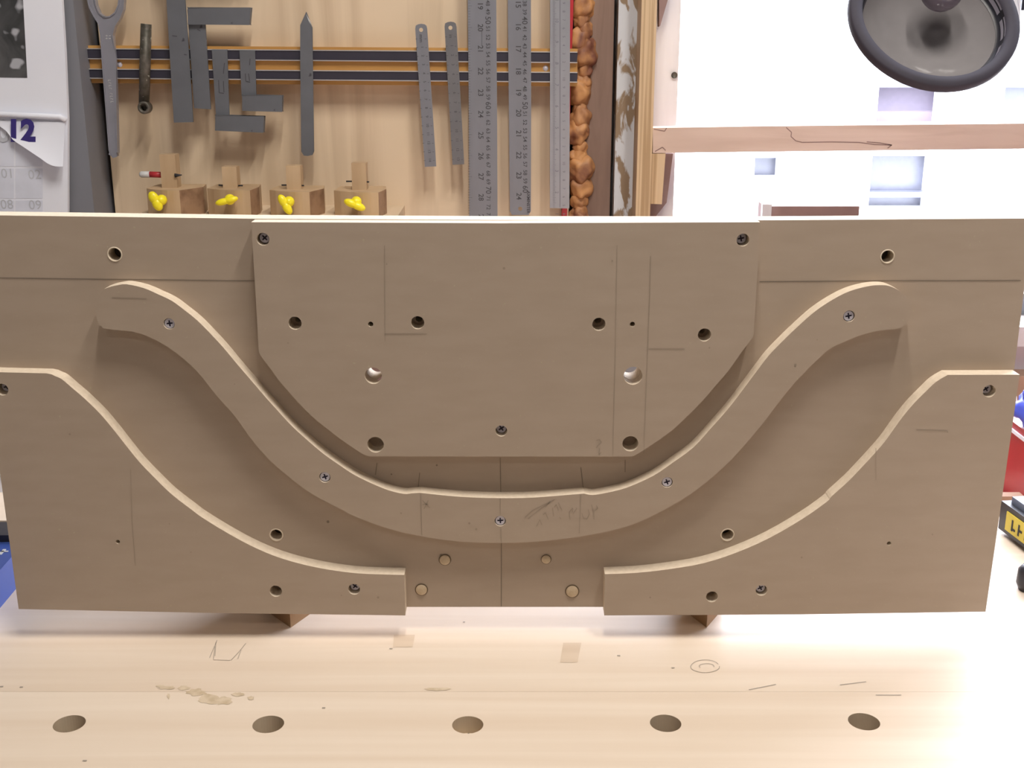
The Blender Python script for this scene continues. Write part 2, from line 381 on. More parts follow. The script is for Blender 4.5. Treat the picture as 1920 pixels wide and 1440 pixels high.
# street facade
fac = thing('building', 'overexposed white building across the street seen through the window', 'building', (4, 9.0, -3.0))
def fpx(x0, y0, x1, y1, Y=9.0):
    a = V(x0, y0, Y); b = V(x1, y1, Y); return [(a.x, b.z), (b.x, b.z), (b.x, a.z), (a.x, a.z)]
rects = [(1416, 288, 1461, 332), (1649, 156, 1760, 230), (1636, 292, 1738, 390), (1886, 156, 2000, 232), (1870, 420, 1985, 500)]
bm = bmesh.new()
plate(bm, [(-3, -3), (14, -3), (14, 2.4), (-3, 2.4)], [fpx(*r) for r in rects], lambda v: Vector((v[0], 9.0, v[1])), Vector((0, 0.25, 0)), 0, 0)
obj('facade', bm, STUCCO, fac)
for i, r in enumerate(rects):
    q = fpx(*r); bm = bmesh.new(); box(bm, q[0][0], q[1][0], 9.16, 9.2, q[0][1], q[2][1])
    wn = obj('window', bm, PANEP if i in (1, ) else PANEX, fac)
    bm = bmesh.new(); z = q[2][1] if i != 2 else q[2][1] - 0.28; box(bm, q[0][0] - 0.02, q[1][0] + 0.02, 8.97, 9.1, z - 0.03, z + 0.01); obj('lintel', bm, PANEX, wn)
bm = mk(box, -3, 14, 9.0, 11, -3.2, -3.0); 
struct(obj('pavement', mk(box, -8, 20, 1.8, 9.0, -3.2, -3.0), FLOORM))
# ceiling lights plus one added fill light (their area lamps are at the top of the script)
for x, yc, sx, sy, lb_ in ((0.02, 0.42, 0.10, 0.64, 'white ceiling batten directly above the middle of the jig'), (0.42, 0.42, 0.10, 0.64, 'white ceiling batten above the right end of the jig'), (-0.3, -1.1, 1.25, 0.14, 'white housing of the added fill light behind the camera')):
    t = thing('ceiling_or_fill_light', lb_, 'light', (x, yc, 1.63), 'ceiling battens')
    obj('housing', mk(box, x - sx / 2, x + sx / 2, yc - sy / 2, yc + sy / 2, 1.63, 1.85), WHITEP, t)
# ------------------------------------------------------------------ workbench
bench = thing('workbench', 'pale maple workbench top with a row of five round dog holes', 'workbench', (0, 0.72, -0.9))
YJ = G(960, 1297).y
hx = [130, 503, 877, 1248, 1620]
holes = []
for x, y in zip(hx, (1357, 1358, 1359, 1356, 1353)):
    p = G(x, y); holes.append(circ(p.x, p.y, 0.0100, 36))
bm = bmesh.new()
plate(bm, [(-1.25, 0.44), (1.35, 0.44), (1.35, YJ - 0.0001), (-1.25, YJ - 0.0001)], holes, lambda v: Vector((v[0], v[1], 0)), Vector((0, 0, -0.06)), 0, 1)
obj('plank', bm, [MAPLE, DOG], bench)  # holes open below, four closed by added floors
for a, b in ((YJ + 0.0001, 1.0),):
    bm = mk(box, -1.25, 1.35, a, b, -0.06, 0.0); bevel(bm, 0.0004, 1); obj('plank', bm, MAPLE, bench)
obj('tray_floor', mk(box, -1.25, 1.35, 1.0, 1.455, -0.06, -0.04), TRAYW, bench)
for x in (-1.1, 1.1):
    for y in (0.52, 1.3): obj('leg', mk(box, x, x + 0.09, y, y + 0.09, -0.9, -0.06), MAPLE, bench)
for x, y in zip(hx, (1357, 1358, 1359, 1356, 1353)):
    if x == 877: continue
    q = G(x, y); bm = bmesh.new(); tube(bm, [(q.x, q.y, -0.058), (q.x, q.y, -0.045)], 0.0096, 24); obj('added_hole_floor', bm, DOG, bench)  # unseen floors added so the dog holes look less dark inside
# wood dog sitting low in the middle hole
p = G(877, 1359); bm = bmesh.new()
tube(bm, [(p.x, p.y, -0.05), (p.x, p.y, -0.012)], 0.0094, 24)
box(bm, p.x - 0.0004, p.x + 0.0006, p.y - 0.009, p.y + 0.009, -0.0122, -0.0118, 1); obj('bench_dog', bm, [DOWEL, INK], bench)
# patches, stain, pencil marks on the bench
def gpoly(pts, z): return [G(x, y, z) for x, y in pts]
def gdecal(bm, pts, z=0.0002):
    bm.faces.new([bm.verts.new(p) for p in gpoly(pts, z)])
bm = bmesh.new(); gdecal(bm, [(739, 1190), (778, 1190), (774, 1213), (737, 1213)]); obj('wood_patch', bm, MAPLE_D, bench); bm = bmesh.new(); gdecal(bm, [(1056, 1205), (1090, 1205), (1083, 1242), (1050, 1242)])
obj('wood_patch', bm, MAPLE_D, bench)
bm = bmesh.new()
def blob(cx, cy, rx, ry, seed, n=22):
    random.seed(seed)
    gdecal(bm, [(cx + rx * math.cos(a) * k, cy + ry * math.sin(a) * k) for a, k in ((2 * math.pi * i / n, random.uniform(0.7, 1.15)) for i in range(n))], 0.0002 + seed * 1e-5)
blob(368, 1298, 20, 7, 1); blob(395, 1311, 26, 9, 2); blob(418, 1314, 20, 8, 3); blob(345, 1290, 14, 4, 4); blob(312, 1289, 16, 3.5, 5); blob(446, 1302, 12, 4, 6); blob(470, 1309, 7, 4, 7); blob(300, 1286, 9, 2.5, 8)
blob(820, 1292, 26, 3, 9); blob(316, 1305, 3, 5, 10)
obj('glue_stain', bm, STAIN, bench)
bm = bmesh.new()
def gst(lines, w=0.0005, z=0.0003):
    for ln in lines:
        q = [G(x, y, z) for x, y in ln]
        for a, b in zip(q, q[1:]):
            d = b - a; n = Vector((-d.y, d.x, 0)).normalized() * w / 2
            bm.faces.new([bm.verts.new(v) for v in (a + n, a - n, b - n, b + n)])
gst([[(407, 1200), (402, 1212), (393, 1233)], [(403, 1212), (400, 1236)], [(400, 1237), (432, 1238)], [(461, 1206), (448, 1222), (433, 1238)], [(452, 1218), (446, 1235)], [(405, 1204), (403, 1230)]], 0.00045)
gst([[(1322 + 27 * math.cos(a) * (1 + 0.04 * math.sin(3 * a)), 1249 + 12 * math.sin(a)) for a in [i * 0.35 for i in range(18)]],
     [(1325 + 14 * math.cos(a), 1249 + 5 * math.sin(a)) for a in [2.6 + i * 0.4 for i in range(11)]]], 0.0005)
gst([[(1404, 1293), (1425, 1289), (1455, 1283)], [(1575, 1284), (1600, 1281), (1624, 1278)], [(1642, 1303), (1690, 1303)]], 0.0007)
for x, y, r in ((159, 1426, 4), (733, 1216, 3), (1160, 1229, 3), (1262, 1252, 3), (607, 1327, 3), (40, 1288, 3), (3, 1287, 3), (870, 1166, 2), (1160, 1146, 2)):
    gst([[(x - r, y), (x + r, y)]], 0.0013)
obj('pencil_mark', bm, PENCILB, bench)
# ------------------------------------------------------------------ the mdf jig
YF, TT = 0.770, 0.012; YB, TB = YF + TT, 0.018
jig = thing('template_jig', 'large brown mdf routing jig standing upright on the workbench', 'jig', (0, 0.79, 0))
def screw(px, py, rpx_hole, depth, par, ang=0.4, r=0.0034, Y=YF):
    p = V(px, py, Y) + Vector((0, depth, 0)); bm = bmesh.new()
    cr = []
    a, b = r * 0.17, r * 0.62
    for k in range(4):
        q = ang + k * math.pi / 2; c, s = math.cos(q), math.sin(q)
        for u, v in ((a, -a), (b, -a * 0.8), (b, a * 0.8)): cr.append((p.x + u * c - v * s, p.z + u * s + v * c))
    plate(bm, circ(p.x, p.z, r, 24), [cr], lambda v: Vector((v[0], p.y, v[1])), Vector((0, 0.0012, 0)), 0, 0)
    for f in bm.faces:
        c = f.calc_center_median()
        if abs(c.y - (p.y + 0.0006)) < 1e-5 and (Vector((c.x - p.x, c.z - p.z)).length < r * 0.8): f.material_index = 1
    bm.faces.new([bm.verts.new(Vector((x, p.y + 0.0011, z))) for x, z in circ(p.x, p.z, r * 0.75, 12)]).material_index = 1
    tube(bm, [(p.x, p.y + 0.0012, p.z), (p.x, p.y + 0.004, p.z)], [r, r * 0.5], 12)
    return obj('screw', bm, [SCREW, SCREWD], par)
def R(px, py, rp, Y=YF): return rp * mpp(px, py, Y)
def H_(lst, Y=YF): return [(x, y, R(x, y, r, Y)) for x, y, r in lst]
def at_back(px, py):   # pixel on the front plane -> pixel-free XZ used on the backing
    p = V(px, py, YF); return p
# backing board
def to_px_hole(p, r): return (p.x, p.z, r)
bo = [(p.x, p.z) for p in (V(-64, 403, YB), V(470, 410, YB), V(940, 412.5, YB), V(1427, 413, YB), V(1937, 409.5, YB), V(1847, 1131, YB), V(1131, 1138, YB), V(762, 1138, YB), V(36, 1128, YB))]
bh = []
for x, y, r in ((215, 477, 12), (1664, 481, 11.5), (518, 1003, 11), (1364, 1003, 11)):
    p = V(x, y, YB); bh.append(circ(p.x, p.z, R(x, y, r, YB)))
for x, y, r in ((553, 606, 6), (783, 605, 6.5), (1123, 608, 6.5), (1321, 628, 6), (695, 608, 5), (1186, 608, 4.5), (700, 704, 16), (1187, 704, 17.5), (517, 1108, 6), (1335, 1119, 6), (221, 1016, 4), (1667, 1019, 4)):
    p = V(x, y, YF); bh.append(circ(p.x, p.z, R(x, y, r)))
bm = bmesh.new(); plate(bm, bo, bh, lambda v: Vector((v[0], YB, v[1])), Vector((0, TB, 0)))
back = obj('backing_board', bm, [MDF, MDFE], jig)
bm = bmesh.new()
strokes(bm, [[(-40, 520), (0, 521), (240, 524), (478, 526.5)], [(1424, 528), (1700, 526), (1914, 526)]], YB, 0.0006)
strokes(bm, [[(938, 858), (939, 925)], [(940, 1018), (940, 1137)], [(787, 886), (783, 924)], [(707, 868), (704, 890)], [(1089, 876), (1094, 920)], [(1172, 862), (1172, 885)]], YB, 0.0005)
dots(bm, [(615, 978, 0.0011), (819, 872, 0.0007), (734, 889, 0.0006), (827, 1041, 0.001)], YB)
obj('pencil_mark', bm, PENCIL, back)
# pale fuzz rings round the four backing holes
for x, y, r in ((215, 477, 12), (1664, 481, 11.5), (518, 1003, 11), (1364, 1003, 11)):
    p = V(x, y, YB); rr = R(x, y, r, YB); bm = bmesh.new()
    lathe(bm, [(rr * 0.99, 0.001), (rr * 1.0, -0.0003), (rr * 1.12, -0.0004), (rr * 1.2, 0.0)], Matrix.Translation(p) @ Matrix.Rotation(math.radians(-90), 4, 'X'), 28)
    obj('hole_rim', bm, MDFE, back)
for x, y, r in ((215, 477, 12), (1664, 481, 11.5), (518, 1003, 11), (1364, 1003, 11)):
    p = V(x, y, YB); bm = bmesh.new(); tube(bm, [p + Vector((0, 0.013, 0)), p + Vector((0, 0.0175, 0))], R(x, y, r, YB) * 0.985, 24, 0); obj('hole_light_stop', bm, mat('dark_light_stop', (0.07, 0.05, 0.035), 0.8), back)  # dark plugs added to stop light showing through the backing holes
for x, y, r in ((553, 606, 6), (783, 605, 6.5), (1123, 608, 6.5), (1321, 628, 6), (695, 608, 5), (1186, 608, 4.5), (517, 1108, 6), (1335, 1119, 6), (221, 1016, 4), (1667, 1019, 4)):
    p = V(x, y, YF); p.y = YB; bm = bmesh.new(); tube(bm, [p + Vector((0, 0.013, 0)), p + Vector((0, 0.0175, 0))], R(x, y, r) * 0.985, 16, 0); obj('hole_light_stop', bm, MATS['dark_light_stop'], back)  # same added plugs in the smaller holes, keeping them dark
# dowel plugs
for x, y, r in ((834, 1051, 10), (1024, 1050, 8.5), (790, 1107, 10.5), (1073, 1110, 11.5)):
    p = V(x, y, YB - 0.0015); rr = R(x, y, r, YB); bm = bmesh.new()
    lathe(bm, [(0.00005, 0.0), (rr * 0.85, 0.0), (rr, 0.0006), (rr, 0.004)], Matrix.Translation(p) @ Matrix.Rotation(math.radians(-90), 4, 'X'), 24)
    o = obj('dowel_plug', bm, DOWEL, jig); 
    bm = bmesh.new(); lathe(bm, [(rr, 0.0010), (rr * 1.16, 0.0012)], Matrix.Translation(p) @ Matrix.Rotation(math.radians(-90), 4, 'X'), 24); obj('glue_ring', bm, mat('dark_glue', (0.13, 0.085, 0.045), 0.6), o)
# centre template
cpts = [(471, 416.5), (940, 418.5), (1425, 416.5), (1421, 500), (1415, 600), (1413, 631)] + smooth_line([(1413, 631), (1389, 662), (1366, 695), (1341, 724), (1315, 754), (1286, 783), (1259, 808), (1228, 830), (1199, 849), (1185, 856)], 3)[1:] + \
       [(940, 856)] + smooth_line([(689, 855.5), (678, 850), (664, 841), (639, 824), (616, 806), (592, 787), (569, 765), (546, 740), (524, 715), (507, 691), (493, 673), (485, 660)], 3) + [(482, 600), (476, 500)]
ch = H_([(493, 448.5, 12), (1393, 450, 12), (940, 808, 11), (553, 606, 12.5), (783, 605, 12.5), (1123, 608, 12.5), (1321, 628, 12.5), (695, 608, 5), (1186, 608, 4.8), (700, 704.5, 16), (1187, 704.5, 17.5), (704, 834, 15.5), (1182, 832, 15)])
cen = slab('center_template', cpts, YF, TT, [MDF, MDFE], jig, ch)
screw(493, 448.5, 12, 0.006, cen, 0.75); screw(1393, 450, 12, 0.007, cen, 0.2); screw(940, 808, 11, 0.006, cen, 0.6)
bm = bmesh.new()
strokes(bm, [[(722, 626), (800, 626)], [(1216, 654), (1284, 654.5)], [(1220, 480), (1218, 560), (1214, 665)]], YF, 0.0005)
strokes(bm, [[(721, 460), (722, 640)], [(1157, 460), (1154, 640), (1149, 855)], [(1214, 665), (1207, 850)]], YF, 0.00035)
strokes(bm, [[(1118, 826), (1124, 824), (1128, 829), (1121, 835), (1118, 840)], [(1124, 840), (1123, 852), (1127, 848)]], YF, 0.0005)
dots(bm, [(725, 495, 0.0005), (945, 503, 0.0009), (540, 643, 0.0005), (1148, 489, 0.0005), (1330, 652, 0.0006)], YF)
obj('pencil_mark', bm, PENCILF, cen)
p = V(700, 704.5, YF); rr = R(700, 704.5, 16) - 0.00012; bm = bmesh.new(); vs = []  # red reflection on the hole wall, painted as a patch
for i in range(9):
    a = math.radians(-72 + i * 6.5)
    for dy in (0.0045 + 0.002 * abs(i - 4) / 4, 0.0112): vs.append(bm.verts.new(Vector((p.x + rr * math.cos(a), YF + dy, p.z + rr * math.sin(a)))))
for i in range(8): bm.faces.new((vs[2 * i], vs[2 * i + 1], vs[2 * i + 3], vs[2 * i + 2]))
o = obj('red_reflection', bm, RED, cen); o['label'] = 'painted red reflection inside the left large hole'
# curved template
up_l = [(195, 542), (206, 538), (219, 535), (237, 533), (269, 540), (297, 552), (322, 564), (344, 580), (369, 600), (394, 625), (419, 652), (444, 682), (469, 711), (499, 746), (518, 767), (538, 789), (557, 808), (584, 832), (608, 852), (638, 873), (664, 890), (696, 906), (728, 919), (757, 926), (772, 925), (788, 924)]
up_r = [(788, 924), (824, 928), (872, 932), (935, 934), (999, 933), (1063, 928), (1095, 925.5)]
up_r2 = [(1095, 925.5), (1111, 928), (1137, 924), (1176, 914), (1225, 892), (1262, 867), (1300, 839), (1333, 803), (1364, 768), (1392, 732), (1418, 697), (1442, 666), (1469, 638), (1495, 613), (1528, 584), (1561, 562), (1593, 546), (1626, 537), (1648, 534.5), (1666, 536), (1683, 543), (1696, 552), (1704, 563), (1708, 579), (1707, 594), (1701, 605), (1692, 613), (1681, 617)]
lo_r = [(1681, 617), (1648, 620), (1626, 625), (1604, 632), (1583, 641), (1556, 654), (1532, 675), (1506, 701), (1484, 725), (1462, 752), (1441, 780), (1412, 816), (1375, 858), (1334, 896), (1294, 927), (1256, 950), (1209, 974), (1162, 991), (1100, 1004), (1015, 1015), (935, 1018), (856, 1015), (788, 1005), (728, 991), (664, 968), (640, 955), (600, 935), (567, 914), (533, 887), (500, 857), (467, 818), (440, 780), (406, 742), (381, 710), (356, 683), (325, 658), (300, 642), (275, 630), (250, 622), (219, 619), (194, 616)]
end_l = [(194, 616), (184, 605), (180, 590), (180, 575), (185, 556), (195, 542)]
cv = smooth_line(up_l, 3)[:-1] + smooth_line(up_r, 3)[:-1] + smooth_line(up_r2, 3)[:-1] + smooth_line(lo_r, 3)[:-1] + smooth_line(end_l, 3)[:-1]
sc = [(317, 607, 10.5), (609, 895, 10.5), (938, 977, 10.5), (1251, 904.5, 10.5), (1592, 593, 11)]
cur = slab('curved_template', cv, YF, TT, [MDF, MDFE], jig, H_(sc))
for i, (x, y, r) in enumerate(sc): screw(x, y, r, 0.0012, cur, (0.1, 0.3, 0.05, 0.35, 0.2)[i], 0.0034)
bm = bmesh.new()
strokes(bm, [[(210, 558), (275, 560)], [(789, 926), (791, 1004)], [(938, 934), (938, 965)], [(939, 990), (940, 1017)], [(1089, 928), (1086, 1000)]], YF, 0.0005)
for ln in ([(792, 938), (806, 952)], [(803, 938), (795, 954)], [(792, 946), (803, 945)]): strokes(bm, [ln], YF, 0.0005)
# upside-down pencilled scrawl
strokes(bm, [[(1006, 987), (1012, 974), (1016, 984)], [(1018, 965), (1023, 961), (1028, 974)], [(1036, 952), (1038, 968)], [(1039, 951), (1043, 946), (1047, 957)], [(1047, 942), (1054, 957)],
             [(1069, 974), (1067, 960), (1074, 952), (1073, 961)], [(1075, 962), (1082, 952)], [(1091, 962), (1094, 972), (1100, 973), (1105, 964), (1103, 955)],
             [(1109, 946), (1113, 961), (1114, 974)], [(1114, 958), (1121, 953), (1118, 947)], [(984, 970), (1000, 956), (1032, 940), (1022, 951)], [(990, 972), (1012, 955), (1040, 936)], [(1049, 969), (1052, 973)]], YF, 0.0004)
dots(bm, [(752, 962, 0.0006), (893, 992, 0.0008), (1491, 684, 0.0009), (880, 981, 0.0008), (440, 720, 0.0004), (1532, 637, 0.0004)], YF)
obj('pencil_mark', bm, PENCILF, cur)
# side templates
lc = smooth_line([(97, 702), (103, 705), (116, 711), (136, 728), (157, 746), (186, 774), (210, 802), (236, 835), (262, 867), (291, 897), (322, 927), (361, 957), (380, 971), (424, 998), (468, 1022), (511, 1041), (555, 1055), (599, 1065), (643, 1072), (686, 1076), (758, 1078)], 3)
left = slab('side_template', [(-26, 697), (0, 698), (87, 700)] + lc + [(760, 1154), (380, 1149), (35, 1142)], YF, TT, [MDF, MDFE], jig,
            H_([(4, 730.5, 11.5), (517, 1108.5, 11.5), (664, 1105, 11), (221, 1016, 4)]))
screw(4, 730.5, 0, 0.0075, left, 0.3, 0.0033); screw(664, 1105, 0, 0.0055, left, 0.9, 0.0033)
bm = bmesh.new(); dots(bm, [(131, 814, 0.0008), (709, 1120, 0.0009), (318, 982, 0.0005), (358, 1035, 0.0005), (640, 1116, 0.0005)], YF)
strokes(bm, [[(245, 880), (248, 980), (254, 1060)]], YF, 0.0003); obj('pencil_mark', bm, PENCILF, left)
rc = smooth_line([(1777, 703), (1755, 716), (1737, 733), (1714, 756), (1693, 781), (1677, 803), (1659, 828), (1640, 850), (1617, 875), (1590, 903), (1560, 930), (1550, 941), (1506, 972), (1444, 1008), (1381, 1036), (1319, 1056), (1256, 1067), (1194, 1074), (1134, 1076.5)], 3)
right = slab('side_template', [(1912, 702.5)] + rc + [(1133, 1154), (1500, 1152), (1848, 1147)], YF, TT, [MDF, MDFE], jig,
             H_([(1855, 733.5, 12), (1335, 1119, 11), (1428, 1107, 11), (1667, 1019, 4)]))
screw(1855, 733.5, 0, 0.006, right, 0.6, 0.0033); screw(1428, 1107, 0, 0.0045, right, 0.5, 0.0033)
bm = bmesh.new(); strokes(bm, [[(1718, 806), (1750, 806.5), (1776, 807.5), (1777, 811)]], YF, 0.0005)
strokes(bm, [[(1642, 840), (1642, 900)]], YF, 0.0003)
dots(bm, [(1219, 1120, 0.0007), (1503, 1045, 0.0007), (1748, 1002, 0.0006)], YF); obj('pencil_mark', bm, PENCILF, right)
# diamond feet
for x, xl, xr in ((545, 0.026, 0.015), (1325, 0.014, 0.017)):
    p = G(x, 1177); zt = 0.0195; bm = bmesh.new()
    q = [(p.x, p.y), (p.x + xr, p.y + 0.03), (p.x, p.y + 0.07), (p.x - xl, p.y + 0.03)]
    plate(bm, q, [], lambda v: Vector((v[0], v[1], zt)), Vector((0, 0, -zt)), 0, 0)
    obj('foot', bm, BEECH if False else mat('foot_wood', (0.30, 0.17, 0.075), 0.7), jig)
    obj('rear_brace', mk(box, p.x - 0.012, p.x + 0.014, YB + TB, YB + TB + 0.07, 0.0197, 0.20), BEECH, jig)
# ------------------------------------------------------------------ magnetic rack and tools
YM = 1.475
rack = thing('magnetic_rack', 'long orange wood magnetic tool rack with two dark steel strips', 'tool rack', V(620, 160, YM))
def strip(y0l, y0r, y1l, y1r, Y, T, m, name):
    return slab(name, [(150, y0l), (620, (y0l + y0r) / 2), (1083, y0r), (1082, y1r), (620, (y1l + y1r) / 2), (160, y1l)], Y, T, m, rack)
strip(85, 91.5, 155.5, 162, YM, 0.025, STRIPW, 'wood_backing')
strip(92, 99, 108.5, 116, YM - 0.004, 0.004, MAGNET, 'magnet_strip'); strip(130.5, 137, 145, 152.5, YM - 0.004, 0.004, MAGNET, 'magnet_strip')
for a in ((90.3, 97), (109, 116.5), (128.5, 135.2), (145.5, 153)):
    strip(a[0], a[1], a[0] + 1.9, a[1] + 1.9, YM - 0.005, 0.005, mat('steel_lip', (0.62, 0.6, 0.6), 0.35, 0.5), 'steel_lip')
for x, y in ((224, 121), (1023, 128)):
    p = V(x, y, YM - 0.0005); bm = bmesh.new(); lathe(bm, [(0.0001, -0.001), (0.0025, -0.0005), (0.0034, 0.0005)], Matrix.Translation(p) @ Matrix.Rotation(math.radians(-90), 4, 'X'), 14); obj('screw', bm, SCREW, rack)
YT = YM - 0.0055   # magnet face: tools touch it
# spanner
wr = [(166, -60), (160, -30), (162, -8), (167, 14), (175, 30), (184, 44), (188, 64), (191, 110), (198, 200), (204, 280), (206, 289), (212, 294), (218, 292), (221, 286), (219, 200), (216, 110), (212, 66), (216, 50), (226, 34), (232, 18), (234, -6), (231, -32), (224, -52), (217, -56), (220, -30), (223, -8), (221, 10), (215, 23), (206, 30), (196, 31), (187, 24), (181, 10), (178, -10), (177, -32), (178, -60)]
sp = slab('spanner', wr, YT - 0.006, 0.006, CHROME, None, bev=0.0014)
tag(sp, 'chrome open ended spanner hanging at the left end of the rack', 'spanner')
bm = bmesh.new(); dv = 0
for i in range(9):
    x, y = 205.5 + i * 0.6, 150 + i * 5
    if i == 4: continue
    strokes(bm, [[(x - 2.5, y), (x + 2.5, y + 0.5)], [(x - 2.5 + (i % 2) * 4, y), (x - 2.0 + (i % 2) * 4, y + 2.5)]], YT - 0.006, 0.0006, 0.0003)
for y in (67, 72): strokes(bm, [[(198, y), (202, y)], [(204, y), (208, y)], [(200, y - 1.5), (200, y + 1.5)]], YT - 0.006, 0.0007, 0.0003)
obj('stamped_marking', bm, SILV, sp)
# box key
bk = thing('box_spanner', 'pitted dark iron box spanner right of the chrome spanner', 'spanner', V(270, 212, YT - 0.007))
bm = bmesh.new(); a, b = V(274, 45, YT - 0.0068), V(270, 198, YT - 0.0068); tube(bm, [a, a.lerp(b, .5), b], [0.0064, 0.0066, 0.0062], 16); obj('shaft', bm, IRON, bk)
p = V(269, 202, YT - 0.016); bm = bmesh.new()
lathe(bm, [(0.0042, 0.010), (0.0042, 0.0), (0.0068, 0.0), (0.0075, 0.001), (0.0075, 0.012), (0.0, 0.012)], Matrix.Translation(p) @ Matrix.Rotation(math.radians(-90), 4, 'X'), 24)
obj('socket', bm, IRON, bk)
# engineer's squares
def square(label, blade, stock, Yb, tb, ts, fill=None, marks=()):
    base = V(sum(p[0] for p in blade) / len(blade), max(p[1] for p in blade + (stock or [])), Yb)
    t = thing('try_square', label, 'square', base)
    b = slab('blade', blade, Yb, tb, STEELD, t)
    if stock:
        s = slab('stock', stock, Yb - (ts - tb) / 2 - 0.001, ts, STEELD, t, bev=0.0006)
    if marks:
        bm = bmesh.new(); strokes(bm, marks, Yb, 0.0011, 0.0003); obj('ink_mark', bm, INK2, b)
    return t
square('largest steel try square, tall wide blade running off the top', [(311, -90), (312, 0), (326, 230), (362, 229), (347, 0), (345, -90)], [(290, -130), (470, -130), (470, -88), (290, -88)], YT - 0.0105, 0.003, 0.012,
       marks=[[(323, 67), (332, 68)], [(345, 102), (350, 103)]])
square('steel try square with its stock at the top pointing right', [(351, 18), (364, 203), (395, 205), (383, 18)], [(352, 14), (469, 15), (467, 46), (353, 45)], YT - 0.003, 0.003, 0.010, marks=[[(370, 55), (376, 58)]])
square('small try square hanging lower with its stock at the bottom', [(397, 93), (426, 93), (430, 216), (405, 218)], [(404, 216), (494, 219), (493, 248), (404, 244)], YT - 0.002, 0.002, 0.010,
       marks=[[(410, 150), (411, 174), (420, 175)], [(419, 152), (420, 173)], [(421, 118), (419, 138)]])
square('small try square hanging higher, nearest the steel striker', [(449, 95), (478, 95), (480.5, 180), (453, 180)], [(454, 178), (528, 180), (528, 209), (455, 207)], YT - 0.002, 0.002, 0.010,
       marks=[[(460, 138), (461, 152), (469, 154)], [(466, 138), (468, 152)], [(469, 110), (468, 122)]])
# pointed scraper
st = slab('marking_knife', [(574, 24), (563, 47), (563, 120), (565, 284), (570, 291), (577, 292.5), (585, 290), (588.5, 284), (586, 120), (585.5, 52)], YT - 0.003, 0.003, STEELD, None, bev=0.0005)
tag(st, 'grey steel marking knife with pointed tip up and rounded end', 'knife')
bm = bmesh.new(); y0 = YT - 0.0033
bm.faces.new([bm.verts.new(V(x, y, y0)) for x, y in [(574, 26), (578, 38), (585, 51), (582, 40)]]); obj('ground_edge', bm, SILV, st)
# rulers
def ruler(label, pts, Y, T, m, hole=None, name='steel_ruler', gl='ink'):
    h = [(hole[0], hole[1], hole[2])] if hole else []
    o = slab(name, pts, Y, T, m, None, h); tag(o, label, 'ruler', None); return o
YR = YT - 0.0012
r1 = ruler('short steel ruler, left of the two short rulers', [(778.5, 54), (779.5, 48), (784, 45.5), (790, 44.5), (796, 45.5), (799.5, 48), (801, 54), (818, 312), (796.5, 313)], YR, 0.0012, STEEL, (789.5, 56, 0.0024))
r2 = ruler('short steel ruler, right of the pair, next to widest ruler', [(833.5, 50), (834.5, 44), (839, 41.5), (845, 40.5), (851, 41.5), (854.5, 44), (856, 50), (870.5, 308), (848.5, 309)], YR, 0.0012, mat('worn_steel', (0.22, 0.22, 0.235), 0.5, 0.6), (844.5, 52, 0.0024))
for o, xa, ya, xb, yb in ((r1, 789.5, 72, 805, 300), (r2, 845, 68, 858, 298)):
    bm = bmesh.new(); n = 15 if o is r1 else 14
    for i in range(n):
        t = i / (n - 1); x = xa + (xb - xa) * t; y = ya + (yb - ya) * t
        if i == 0: text(bm, 'mm' if o is r1 else 'in', V(x, y, YR) + Vector((0, -0.0003, 0)), 0.006, -1.57)
        else: text(bm, str(i), V(x + 1, y, YR) + Vector((0, -0.0003, 0)), 0.0046, -1.5)
        strokes(bm, [[(x - 10.5, y + 1), (x - 7, y + 1)], [(x + 7, y + 1), (x + 10, y + 1)]], YR, 0.0004, 0.0003)
    obj('graduation', bm, INK2, o)
RL = 0.0022
g = ruler('widest long steel ruler with large numbers, left of three', [(876, -110), (877, 0), (879, 200), (880, 430), (933, 430), (932, 200), (930.5, 0), (930, -110)], YR, 0.0015, STEEL)
h = ruler('long steel ruler with a small hole, middle of three', [(951.5, -110), (952, 0), (954, 200), (956, 396), (960, 403), (991, 403), (995.5, 396), (996, 200), (995.5, 0), (995, -110)], YR, 0.0015, STEEL, (975.5, 391.5, 0.0026))
i3 = ruler('long pale steel ruler with fine marks, right of three', [(1031, -110), (1031.5, 0), (1031, 390), (1067.5, 391), (1069, 0), (1071, -110)], YR, 0.0015, mat('bright_steel', (0.40, 0.41, 0.45), 0.4, 0.55))
e = Vector((0, -0.0003, 0))
def nums(o, inch, xi, cm, xc, brand=None):
    bm = bmesh.new()
    for n, y in inch: text(bm, str(n), V(xi + (y - 200) * 0.004, y, YR) + e, 0.0088, -1.57, bold=0.012)
    for n, y in cm: text(bm, str(n), V(xc + (y - 200) * 0.003, y, YR) + e, 0.0092 if n % 10 == 0 else 0.0068, -1.57, bold=0.006)
    if brand: text(bm, brand[0], V(brand[1], brand[2], YR) + e, brand[3], -1.57, bold=0.02)
    return bm
ih = [(19 + k, y) for k, y in enumerate((11, 52, 92, 133.5, 174, 214, 254, 293, 331, 370))] + [(29, 408), (18, -30)]
bm = nums(g, ih, 901, [(n, 38 + (n - 50) * 16.05 - 0.006 * (n - 50) ** 2) for n in range(44, 75)], 915)
for k in range(-2, 120):
    y = 11 + k * 5.1 - 0.0015 * k * k
    if y > 425: break
    strokes(bm, [[(878, y), (878 + (7 if k % 8 == 0 else 4), y)]], YR, 0.00025, 0.0003)
strokes(bm, [[(903.5, 58), (903.5, 86)]], YR, 0.0005, 0.0003)
obj('graduation', bm, INK2, g)
bm = nums(h, [(15 + k, y) for k, y in enumerate((8, 50, 91, 133, 173, 212, 251, 291, 329, 368))], 972, [(n, 38.5 + (n - 40) * 16.05 - 0.012 * (n - 40) ** 2) for n in range(36, 61)], 984, ('AXMINSTER', 990.5, 379, 0.0052))
obj('graduation', bm, INK2, h)
